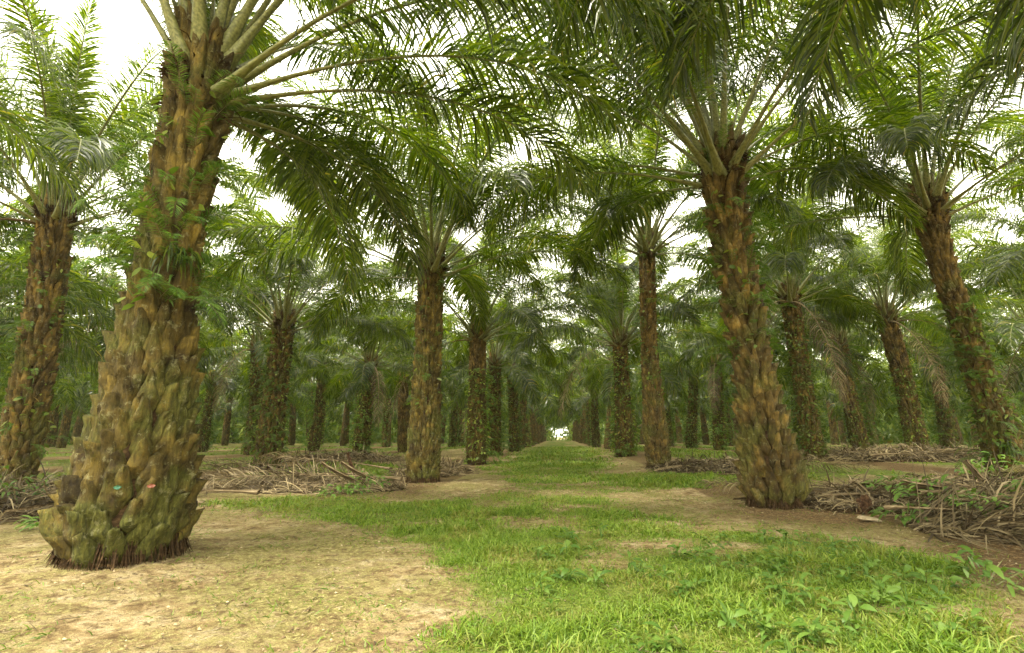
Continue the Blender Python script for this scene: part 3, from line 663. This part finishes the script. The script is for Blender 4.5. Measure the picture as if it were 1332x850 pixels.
# scattered low grass sprigs and weeds in bare soil
gm = MB()
x = r.uniform(-6, 5, 60000); y = r.uniform(3, 15, 60000); f = fbm(x * 1.4, y * 1.4, 91)
k = (r.uniform(0, 1, len(x)) < (.06 + ss(.42, .68, f) * .7)) & ~in_trunk(x, y); x, y = x[k], y[k]; n = len(x)
a = r.uniform(0, 2 * PI, n); el = r.uniform(.1, .9, n)
gm.merge(strips(r, np.stack([x, y, gz(x, y)], -1), np.stack([np.cos(a) * np.cos(el), np.sin(a) * np.cos(el), np.sin(el)], -1), r.uniform(.02, .085, n), r.uniform(.002, .005, n), 2, 1.0, prof=[.9, 1, .05]))
tag(link('grass_sprigs', gm.mesh('grass_sprigs', [M_GRASS], False)), 'sparse tiny grass sprigs creeping over the bare sandy soil', 'grass', kind='stuff')

def weed(seed, n=9, ln=.16, w=.028):
    rr_ = np.random.default_rng(seed); mb = MB(); a = rr_.uniform(0, 2 * PI, n) ; z = rr_.uniform(0, .14, n)
    P = np.stack([.03 * np.cos(a), .03 * np.sin(a), z], -1); D = np.stack([np.cos(a), np.sin(a), rr_.uniform(.1, 1.0, n)], -1)
    mb.merge(strips(rr_, P, D, ln * rr_.uniform(.6, 1.2, n), w * rr_.uniform(.7, 1.2, n), 4, 1.5, prof=[.15, .9, 1, .6, .03], roll=rr_.normal(0, .2, n)))
    st = np.array([[0, 0, -.01]] * 3); mb.merge(strips(rr_, st, np.array([[.1, 0, 1.], [0, .1, 1], [-.1, -.1, 1]]), np.full(3, .16), np.full(3, .004), 2, .1)); return mb
weeds = [weed(k).mesh('weed_patch', [M_WEED]) for k in range(3)]
wm = MB(); wl = [weed(k, 8, .12, .02) for k in range(4)]
for i in range(420):
    x = rr.uniform(-.3, 4.0); y = rr.uniform(3.0, 7.4)
    if rr.random() > float(grass_mask(np.array([x]), np.array([y]))[0]) * (.25 + .75 * (x > 1.2)): continue
    s = rr.uniform(.5, 1.25); wm.merge(wl[rr.randrange(4)], Matrix.LocRotScale(Vector((x, y, float(gz(x, y)))), Euler((rr.uniform(-.3, .3), rr.uniform(-.3, .3), rr.uniform(0, 6.28))), Vector((s, s, s))))
tag(link('weeds', wm.mesh('weeds', [M_WEED])), 'low broad-leaved weeds mixed into the nearest grass', 'weeds', kind='stuff')

# ------------------------------------------------------------------ dry frond piles
def dry_frond(seed, L=5.5, n=90, curl=.9):
    return frond(seed, L, 3, -4, n, 4, lmax=.75, hw=.012, grav=curl, bend=1, pet=.22, petw=1.25, plum=1.3, mr=1)
dry_lib = [dry_frond(700 + k, curl=(.35, .25, .9, .5)[k], n=110) for k in range(4)]
def lay(mb0, x, y, lift, yaw, s, tilt=0, squash=1.0):
    """lay a frond on the ground: its leaflets settle on the soil"""
    mb = MB(); mb.merge(mb0, Matrix.LocRotScale(Vector((0, 0, 0)), Euler((random.uniform(-.3, .3), tilt, yaw)), Vector((s, s, s))))
    v = mb.verts(); g = gz(v[:, 0] + x, v[:, 1] + y) - float(gz(x, y))
    v[:, 2] = v[:, 2] * squash + lift
    v[:, 2] = np.maximum(v[:, 2], g + .01 + .04 * np.abs(np.sin(v[:, 0] * 37 + v[:, 1] * 23)))
    mb.v = [v]; return mb
DRY = [
 (-3.9, 13.3, .30, 182, .95, 'long pale dry frond stretched leftwards, foremost of the left pile', 0.),
 (-6.6, 11.6, .12, 190, .8, 'dry frond with combed upright leaflets, just right of the massive left palm', 0.),
 (-4.6, 14.6, .45, 170, .8, 'grey dry frond with its broad stalk end raised, beside the second left palm', -.08),
 (-5.0, 13.9, .35, 205, .75, 'brown dry frond slanting towards the viewer in the left pile', 0.),
 (-7.4, 15.4, .25, 175, .8, 'dry frond lying across the back of the left pile', 0.),
 (-10.0, 19.8, .2, 172, .9, 'pale dry frond on grass left of the fern-wrapped palm', 0.),
 (-6.9, 10.2, .05, 200, .45, 'small dark dry frond at the near foot of the left pile', 0.),
 (-8.0, 8.6, .1, 160, .7, 'dry frond behind the massive palm at the left edge', 0.),
 (-9.4, 9.6, .3, 200, .7, 'tangled dry frond beneath the left-edge palm', 0.),
 (5.6, 8.6, .38, -12, .8, 'arching straw-coloured frond crowning the right-hand heap', .0),
 (5.7, 7.7, .18, -20, .75, 'straw-coloured frond slumped down the near face of the right-hand heap', .05),
 (5.6, 9.3, .4, 8, .8, 'dry frond along the top rear of the right-hand heap', 0.),
 (4.9, 8.9, .25, -38, .7, 'dry frond whose tip droops forward at the right frame edge', .0),
 (4.9, 10.9, .2, 5, .8, 'greyish dry frond on the litter behind the right-hand palm', 0.),
 (5.8, 12.3, .2, 170, .5, 'short dry frond just right of the right-hand palm foot', 0.),
 (5.2, 16.6, .25, 10, .8, 'dry frond lying beyond the right-hand palm near the green strip', 0.),
 (5.6, 18.4, .3, 30, .7, 'dry frond beside the tall slim palm', 0.),
 (12.2, 22.8, .3, 5, .9, 'dry frond on the mound between two right-hand palms', 0.),
 (13.4, 24.2, .35, 160, .8, 'dry frond on top of the far right mound', 0.),
 (-5.4, 22.6, .2, 160, .8, 'dry frond left of the third left alley palm', 0.)]
for i, (x, y, lift, yaw, s, lab, tilt) in enumerate(DRY):
    o = link('dry_frond', lay(dry_lib[i % 4], x, y, lift, rad(yaw), s, tilt).mesh('dry_frond', [M_DRY, M_DRYSTALK]), loc=(x, y, float(gz(x, y))))
    tag(o, lab, 'dry frond', 'cut dry fronds on the ground')

def heap(name, label, cx, cy, rx, ry, h, n, seed, ln=(.4, 1.0), w=(.006, .014), ang=None, mats=None):
    r = np.random.default_rng(seed)
    a = r.uniform(0, 2 * PI, n); q = np.sqrt(r.uniform(0, 1, n)); x = cx + q * rx * np.cos(a); y = cy + q * ry * np.sin(a)
    hz = lambda X_, Y_: gz(X_, Y_) + h * np.clip(1 - ((X_ - cx) / rx) ** 2 - ((Y_ - cy) / ry) ** 2, 0, 1) ** .7 * (.5 + 1.0 * fbm(X_ * 1.5, Y_ * 1.5, seed)) * .8
    z = hz(x, y) * r.uniform(.6, 1.05, n); z = np.maximum(z, gz(x, y) + .01)
    d = r.uniform(0, 2 * PI, n) if ang is None else r.normal(rad(ang), .75, n)
    el = r.normal(.25, .4, n)
    D = np.stack([np.cos(d) * np.cos(el), np.sin(d) * np.cos(el), np.sin(el)], -1)
    L_ = r.uniform(*ln, n)
    mb = strips(r, np.stack([x, y, z], -1), D, L_, r.uniform(*w, n), 5, r.uniform(.4, 2.0, n), prof=[.7, 1, 1, .9, .6, .1], zmin=lambda X_, Y_: hz(X_, Y_) * .75 + gz(X_, Y_) * .25 + .01)
    # some thick stalk pieces
    k = max(4, n // 70); i = r.integers(0, n, k)
    for j in i:
        b = strips(r, np.array([[x[j], y[j], z[j]]]), D[j:j + 1] * [1, 1, .2], np.array([r.uniform(.5, 1.5)]), np.array([r.uniform(.018, .04)]), 3, .1, m=1, prof=[1.4, 1, .9, .8], zmin=lambda X_, Y_: hz(X_, Y_) + .02)
        mb.merge(b)
        v = b.verts() - [0, 0, .025]; mb.merge(strips(r, np.array([[x[j], y[j], z[j] - .02]]), D[j:j + 1] * [1, 1, .2], np.array([.8]), np.array([.02]), 3, .1, m=1, prof=[1.4, 1, .9, .8], roll=np.array([1.5])))
    # solid core under the tangle
    nx_, ny_ = 26, 20; gx, gy = np.meshgrid(np.linspace(-1, 1, nx_), np.linspace(-1, 1, ny_)); X_ = cx + gx * rx; Y_ = cy + gy * ry
    Zc = np.where(gx ** 2 + gy ** 2 < .95, hz(X_, Y_) * .72 + gz(X_, Y_) * .28 - .02, gz(X_, Y_) - .06)
    ii = np.arange(nx_ * ny_).reshape(ny_, nx_)
    mb.add(np.stack([X_, Y_, Zc], -1), np.stack([ii[:-1, :-1], ii[:-1, 1:], ii[1:, 1:], ii[1:, :-1]], -1).reshape(-1, 4), m=2)
    tag(link(name, mb.mesh(name, [M_DRY, M_DRYSTALK, M_FIBRE])), label, 'frond litter', kind='stuff')
heap('frond_heap', 'big tangled heap of straw-coloured dead frond leaflets at the right edge', 7.1, 8.2, 2.2, 1.5, .42, 6000, 1, (.4, 1.1), (.006, .013), -20)
heap('frond_litter', 'spread of dry litter and twigs behind the big heap on the right', 7.5, 11.2, 3.6, 1.9, .32, 4500, 2, (.2, .6), (.006, .016))
heap('frond_litter', 'long low pile of dry leaflets between the two left-hand palms', -6.3, 13.6, 2.5, 1.4, .22, 2600, 3, (.3, .8), (.006, .013), 160)
heap('frond_litter', 'tangle of dead leaflets at the far left edge behind the massive palm', -10.5, 9.4, 3.2, 2.0, .45, 3200, 4, (.3, .8), (.008, .015))
heap('frond_litter', 'brown litter bank round the foot of the tall slim palm', 5.2, 18.4, 2.2, 2.4, .3, 3000, 5, (.2, .6), (.008, .018))
heap('frond_litter', 'brown litter mound between palms in the right distance', 15.0, 24.5, 5.0, 1.8, .6, 3500, 6, (.3, .8), (.012, .025))
heap('frond_litter', 'litter strip behind the second left palm', -4.6, 19.5, 1.3, 2.4, .28, 1800, 7, (.3, .7), (.01, .02))
heap('frond_litter', 'litter bank in the left distance on the grass', -11.0, 26.5, 3.2, 1.5, .4, 1800, 8, (.3, .8), (.012, .025))

# scattered small litter
gm = MB(); n = 60000; x = r.uniform(-9, 10, n); y = r.uniform(2.8, 22, n)
k = (r.uniform(0, 1, n) < .16 + .5 * litter_mask(x, y) + .25 * ss(.5, .7, fbm(x, y, 97))) & ~in_trunk(x, y); x, y = x[k], y[k]; n = len(x); a = r.uniform(0, 2 * PI, n)
gm.merge(strips(r, np.stack([x, y, gz(x, y) + .012], -1), np.stack([np.cos(a), np.sin(a), r.normal(0.05, .12, n)], -1), r.uniform(.02, .2, n) * r.uniform(.4, 1, n), r.uniform(.002, .007, n), 3, .1, prof=[.6, 1, .9, .2], roll=r.normal(0, .25, n)))
tag(link('leaf_litter', gm.mesh('leaf_litter', [M_DRY])), 'small dead leaf scraps strewn over the earth', 'leaf litter', kind='stuff')

# clods and crumbs of soil
gm = MB(); n = 9000; x = r.uniform(-7, 6, n); y = 3 + 12 * r.uniform(0, 1, n) ** 1.5; k = (r.uniform(0, 1, n) < .25 + .7 * ss(.45, .65, fbm(x * 1.2, y * 1.2, 131))) & (grass_mask(x, y) < .4)
x, y = x[k], y[k]
for bx, by in ((-4.72, 5.7), (3.95, 10.7), (-3.92, 15.45)):
    a = r.uniform(0, 6.28, 500); q = r.uniform(.5, 1.15, 500); x = np.concatenate([x, bx + q * np.cos(a)]); y = np.concatenate([y, by + q * np.sin(a)])
n = len(x); sz = .003 + .013 * r.uniform(0, 1, n) ** 3
O = np.array([[1, 0, 0], [0, 1, 0], [-1, 0, 0], [0, -1, 0], [0, 0, .8], [0, 0, -.5]]); F_ = np.array([[0, 1, 4], [1, 2, 4], [2, 3, 4], [3, 0, 4], [1, 0, 5], [2, 1, 5], [3, 2, 5], [0, 3, 5]])
V = O[None] * sz[:, None, None] * r.uniform(.6, 1.4, (n, 6, 3)) + np.stack([x, y, gz(x, y) + sz * .3], -1)[:, None]
gm.add(V, t=((np.arange(n) * 6)[:, None, None] + F_[None]).reshape(-1, 3))
mcl, nt, N, L = newmat('soil_clod'); b = nd(nt, 'ShaderNodeBsdfPrincipled'); L.new(ramp(nt, nd(nt, 'ShaderNodeNewGeometry').outputs['Random Per Island'], [(0, (.10, .065, .03)), (.6, (.26, .19, .10)), (1, (.42, .34, .21))]), b.inputs['Base Color']); b.inputs['Roughness'].default_value = .95
L.new(b.outputs[0], nd(nt, 'ShaderNodeOutputMaterial').inputs[0])
tag(link('soil_clods', gm.mesh('soil_clods', [mcl], False)), 'crumbs and small clods of earth scattered on the bare soil', 'soil crumbs', kind='stuff')

# ------------------------------------------------------------------ small things
def blob(seed, sx, sy, sz, sub=3, am=.25, fr=2.0):
    import bmesh
    from mathutils import noise
    bm = bmesh.new(); bmesh.ops.create_icosphere(bm, subdivisions=sub, radius=1)
    for v in bm.verts:
        k = 1 + am * noise.fractal(v.co * fr + Vector((seed * 3.1, 0, 0)), 1, 2, 4)
        v.co = Vector((v.co.x * sx * k, v.co.y * sy * k, v.co.z * sz * k))
    me = bpy.data.meshes.new('blob'); bm.to_mesh(me); bm.free(); return me
def put(name, me, mat, x, y, z, rot, lab, cat, group=None):
    me.name = name
    if mat: me.materials.clear(); me.materials.append(mat)
    o = link(name, me, loc=(x, y, float(gz(x, y)) + z), rot=rot); return tag(o, lab, cat, group)
M_STONE = stalk_mat('pale_chunk', (.20, .15, .09), (.33, .27, .17), (.45, .38, .26), .9)
M_DARKW = stalk_mat('rotten_wood', (.02, .011, .007), (.055, .03, .016), (.11, .07, .035), .9)
put('bark_chunk', blob(1, .15, .09, .17, am=.5), M_DARKW, 5.15, 9.95, .13, (0, .3, .4), 'upright dark rotten stump piece on litter right of the right-hand palm', 'stump piece')
put('bark_chunk', blob(2, .24, .12, .10, am=.5), M_DARKW, 5.2, 11.4, .1, (0, 0, .2), 'flat dark hollow bark piece lying behind the upright one', 'bark piece')
put('stone_slab', blob(3, .19, .12, .035, am=.25), M_STONE, 4.75, 9.1, .04, (.1, .12, .3), 'pale flat slab on brown earth below the dark stump piece', 'slab')
put('log', blob(4, .95, .13, .12, 4, am=.25), M_BARK2, 8.6, 10.4, .45, (0, 0, .05), 'mossy fallen log behind the big heap at right', 'log')
# leaf base slabs: curved trough-shaped cut petiole bases
def slab(seed, L=.9, w=.13, curve=.35):
    r_ = np.random.default_rng(seed); n = 12; m = 7; t = np.linspace(0, 1, n); a = np.linspace(-1, 1, m)
    W = w * (1.2 - .75 * t ** .6); zc = curve * (t - .0) ** 2 * L * .5
    top = np.stack([np.repeat((t * L)[:, None], m, 1), a[None] * W[:, None], zc[:, None] + .05 * (a ** 2)[None] + r_.normal(0, .003, (n, m))], -1)
    bot = top - np.array([0, 0, .028]) * np.array([1])[:, None][:, :, None]
    mb = MB(); i = np.arange(n * m).reshape(n, m); q = np.stack([i[:-1, :-1], i[:-1, 1:], i[1:, 1:], i[1:, :-1]], -1).reshape(-1, 4)
    allv = np.concatenate([top.reshape(-1, 3), bot.reshape(-1, 3)]); o = n * m
    loop = list(i[0]) + list(i[1:, -1]) + list(i[-1, -2::-1]) + list(i[-2:0:-1, 0])
    side = [[loop[k], loop[(k + 1) % len(loop)], loop[(k + 1) % len(loop)] + o, loop[k] + o] for k in range(len(loop))]
    mb.add(allv, np.concatenate([q, q[:, ::-1] + o, side])); return mb
SL = [(-5.0, 13.0, .25, (.0, -.35, rad(215)), 'pale flat stalk base leaning forward, left of two on the left pile'),
      (-4.55, 13.1, .25, (.1, -.35, rad(212)), 'pale flat stalk base leaning forward, right of two on the left pile'),
      (-5.0, 13.7, .12, (0, -.35, rad(165)), 'dark curled stalk base sticking up from the left pile'),
      (6.4, 9.7, .3, (.2, -.12, rad(190)), 'broad pale stalk base lying across the top of the right-hand litter'),
      (7.3, 10.2, .3, (.1, -1.0, rad(150)), 'upright broken stalk base standing in the right-hand litter'),
      (6.6, 11.6, .22, (0, -.03, rad(190)), 'long yellowish stalk base in litter behind the dark stump piece')]
for i, (x, y, z, rot, lab) in enumerate(SL):
    put('stalk_base', slab(i, (.9, .9, .8, .9, .45, .9)[i], .14 if i != 2 else .09, (.3, .3, 1.3, .1, .1, .06)[i]).mesh('stalk_base', [M_DRYSTALK if i != 2 else M_DARKW]), None, x, y, z, rot, lab, 'stalk base', 'cut stalk bases')
def bushy(seed, n, R, h, ln, w):
    r_ = np.random.default_rng(seed); a = r_.uniform(0, 2 * PI, n); q = r_.uniform(0, 1, n) ** .6 * R
    P = np.stack([q * np.cos(a), q * np.sin(a), r_.uniform(0, h, n) * (1 - (q / R) ** 2 * .6)], -1)
    D = np.stack([np.cos(a) + r_.normal(0, .6, n), np.sin(a) + r_.normal(0, .6, n), r_.uniform(-.1, 1.0, n)], -1)
    mb = strips(r_, P, D, ln * r_.uniform(.6, 1.2, n), w * r_.uniform(.7, 1.2, n), 4, 1.6, prof=[.15, .8, 1, .7, .03], roll=r_.normal(0, .3, n))
    k = n // 6; mb.merge(strips(r_, np.stack([P[:k, 0] * .3, P[:k, 1] * .3, np.zeros(k)], -1), P[:k] * [1, 1, 1] + [0, 0, .1], np.linalg.norm(P[:k], axis=1) + .05, np.full(k, .005), 3, .2, m=1)); return mb
BU = [(5.9, 9.3, .25, 90, .55, .35, 'leafy green weed growing out of the middle of the right-hand litter'),
      (5.2, 8.9, .05, 60, .4, .25, 'small green weed at the near left foot of the big heap'),
      (8.2, 11.0, .3, 90, .6, .45, 'tall broad-leaved weed in front of the leaning knotty palm'),
      (3.75, 5.45, 0, 46, .35, .28, 'broad-leaved seedling at the right edge of the foreground grass'),
      (-7.1, 7.6, .0, 110, .55, .3, 'low grey-green weed left of the massive palm foot'),
      (-4.9, 12.2, .05, 90, .55, .22, 'green weed at the front foot of the left frond pile'),
      (-4.6, 12.9, .15, 60, .45, .3, 'ferny weed beside the second left palm')]
BU += [(6.6, 8.0, .42, 80, .45, .25, 'green climber sprawling over the top of the right-hand heap'),
       (5.9, 8.35, .28, 60, .4, .2, 'small dark green weed on the left shoulder of the right-hand heap'),
       (6.3, 10.6, .25, 90, .7, .3, 'wide patch-like weed on litter just left of the mossy fallen log'),
       (-9.6, 8.6, .3, 120, .7, .5, 'large leafy weed at the left edge below the ferny palm')]
for i, (x, y, z, n, R, h, lab) in enumerate(BU):
    put('weed_plant', bushy(i, n, R, h, .2, .028).mesh('weed_plant', [M_WEED, M_RACHIS]), None, x, y, z, (0, 0, i), lab, 'weed')
def fan(seed, R=.042):
    r_ = np.random.default_rng(seed); a = np.linspace(-1.1, 1.1, 12); V = [[0, 0, 0]]
    for k in a: V.append([R * math.sin(k) * r_.uniform(.9, 1.1), -.01 - .012 * math.cos(k * 3), -R * math.cos(k) * r_.uniform(.9, 1.1)])
    V = np.array(V); n = len(V); B = V + [0, .004, 0]
    t = [[0, i, i + 1] for i in range(1, n - 1)]; tb = [[n, n + i + 1, n + i] for i in range(1, n - 1)]
    lp = list(range(n)); q = [[lp[i], lp[(i + 1) % n], lp[(i + 1) % n] + n, lp[i] + n] for i in range(n)]
    mb = MB(); mb.add(np.concatenate([V, B]), q=q, t=t + tb); return mb
M_TEAL = stalk_mat('green_scrap', (.02, .08, .045), (.03, .12, .065), (.06, .17, .09)); M_RED = stalk_mat('red_scrap', (.10, .03, .016), (.20, .065, .035), (.28, .10, .06))
for (px_, pz_, py_, mt, lab) in ((-4.37, .80, 5.10, M_TEAL, 'small green fan-shaped leaf scrap caught on the scales of the massive trunk'), (-4.07, .81, 5.17, M_RED, 'small reddish fan-shaped leaf scrap caught on the scales of the massive trunk')):
    # rest each scrap on the scale it sticks to
    tr_ = next(c_ for r_ in bpy.data.objects if r_.get('label') == HERO[0]['label'] for c_ in r_.children if c_.name.startswith('trunk')); mt_ = tr_.data
    from mathutils.bvhtree import BVHTree
    off = Vector((HERO[0]['x'], HERO[0]['y'], g0(HERO[0]['x'], HERO[0]['y'])))
    bv = BVHTree.FromPolygons([v_.co + off for v_ in mt_.vertices], [tuple(p_.vertices) for p_ in mt_.polygons])
    d_ = Vector((px_, py_, pz_ - 1.3)).normalized(); hit = bv.ray_cast(Vector((0, 0, 1.3)), d_)
    if hit[0] is not None: q_ = hit[0] - d_ * .012; px_, py_, pz_ = q_.x, q_.y, q_.z + .03
    me = fan(int(px_ * -100)).mesh('leaf_scrap', [mt]); o = link('leaf_scrap', me, loc=(px_, py_, pz_), rot=(0, 0, rad(40))); tag(o, lab, 'leaf')


# ------------------------------------------------------------------ haze
HAZE = True
if HAZE:
    mb = MB(); x0, x1, y0, y1, z0, z1 = -130, 130, -25, 240, -1.6, 16.5
    c = [(x, y, z) for z in (z0, z1) for y in (y0, y1) for x in (x0, x1)]
    mb.add(c, [(0, 2, 3, 1), (4, 5, 7, 6), (0, 1, 5, 4), (2, 6, 7, 3), (0, 4, 6, 2), (1, 3, 7, 5)])
    m, nt, N, L = newmat('haze')
    pv = nd(nt, 'ShaderNodeVolumePrincipled', inp={'Color': (.93, .96, .88, 1), 'Density': .0003, 'Anisotropy': .2})
    out = nd(nt, 'ShaderNodeOutputMaterial'); L.new(pv.outputs[0], out.inputs['Volume'])
    # ground reaches beyond the box only as bare land out of sight
    tag(link('haze', mb.mesh('haze', [m], False)), 'thin pale mist under the palms', 'haze', kind='stuff')

# ------------------------------------------------------------------ light
w = bpy.data.worlds.new('World'); scene.world = w; w.use_nodes = True
nt = w.node_tree; nt.nodes.clear()
sky = nt.nodes.new('ShaderNodeTexSky'); sky.sky_type = 'NISHITA'; sky.sun_disc = False
sky.sun_elevation = rad(63); sky.sun_rotation = rad(-142); sky.air_density = 1.0; sky.dust_density = 4.0
bw = nt.nodes.new('ShaderNodeRGBToBW'); nt.links.new(sky.outputs[0], bw.inputs[0])
# cloud deck: even white overcast over most of the blue
mixn = nt.nodes.new('ShaderNodeMix'); mixn.data_type = 'RGBA'; mixn.inputs[0].default_value = .88
tcn = nt.nodes.new('ShaderNodeTexCoord'); nz_ = nt.nodes.new('ShaderNodeTexNoise'); nz_.inputs['Scale'].default_value = 2.5; nz_.inputs['Detail'].default_value = 5
nt.links.new(tcn.outputs['Generated'], nz_.inputs[0])
cr = nt.nodes.new('ShaderNodeValToRGB'); cr.color_ramp.elements[0].position = .3; cr.color_ramp.elements[0].color = (9.0, 8.5, 6.7, 1)
cr.color_ramp.elements[1].position = .7; cr.color_ramp.elements[1].color = (12.8, 12.1, 9.6, 1)
nt.links.new(nz_.outputs[0], cr.inputs[0])
nt.links.new(sky.outputs[0], mixn.inputs[6]); nt.links.new(cr.outputs[0], mixn.inputs[7])
bg = nt.nodes.new('ShaderNodeBackground'); bg.inputs[1].default_value = .082
nt.links.new(mixn.outputs[2], bg.inputs[0]); wo = nt.nodes.new('ShaderNodeOutputWorld'); nt.links.new(bg.outputs[0], wo.inputs[0])
ld = bpy.data.lights.new('sun', 'SUN'); ld.energy = 1.5; ld.angle = rad(14); ld.color = (1, .93, .78)
lo = bpy.data.objects.new('sun', ld); col.objects.link(lo)
az = rad(-142); el = rad(63)
d = Vector((math.sin(az) * math.cos(el), math.cos(az) * math.cos(el), math.sin(el)))
lo.rotation_euler = d.to_track_quat('Z', 'Y').to_euler(); lo.location = (0, 0, 30)

# ------------------------------------------------------------------ camera
cd = bpy.data.cameras.new('camera'); cam = bpy.data.objects.new('camera', cd); col.objects.link(cam)
f = 690 / 1332
cd.sensor_width = 36; cd.lens = f * 36; cd.clip_end = 3000; cd.clip_start = .05
th = math.atan(143 / 690); ps = math.atan(62 / 690 * math.cos(th))
cam.location = (0, 0, 1.3); cam.rotation_euler = (PI / 2 + th, 0, ps)
scene.camera = cam
vs = scene.view_settings; vs.view_transform = 'Standard'; vs.look = 'None'; vs.gamma = 1; vs.exposure = 2.75
cy = scene.cycles
cy.max_bounces = 7; cy.diffuse_bounces = 3; cy.glossy_bounces = 2; cy.transmission_bounces = 4; cy.volume_bounces = 1; cy.transparent_max_bounces = 4
cy.use_denoising = True
cy.sample_clamp_indirect = 6
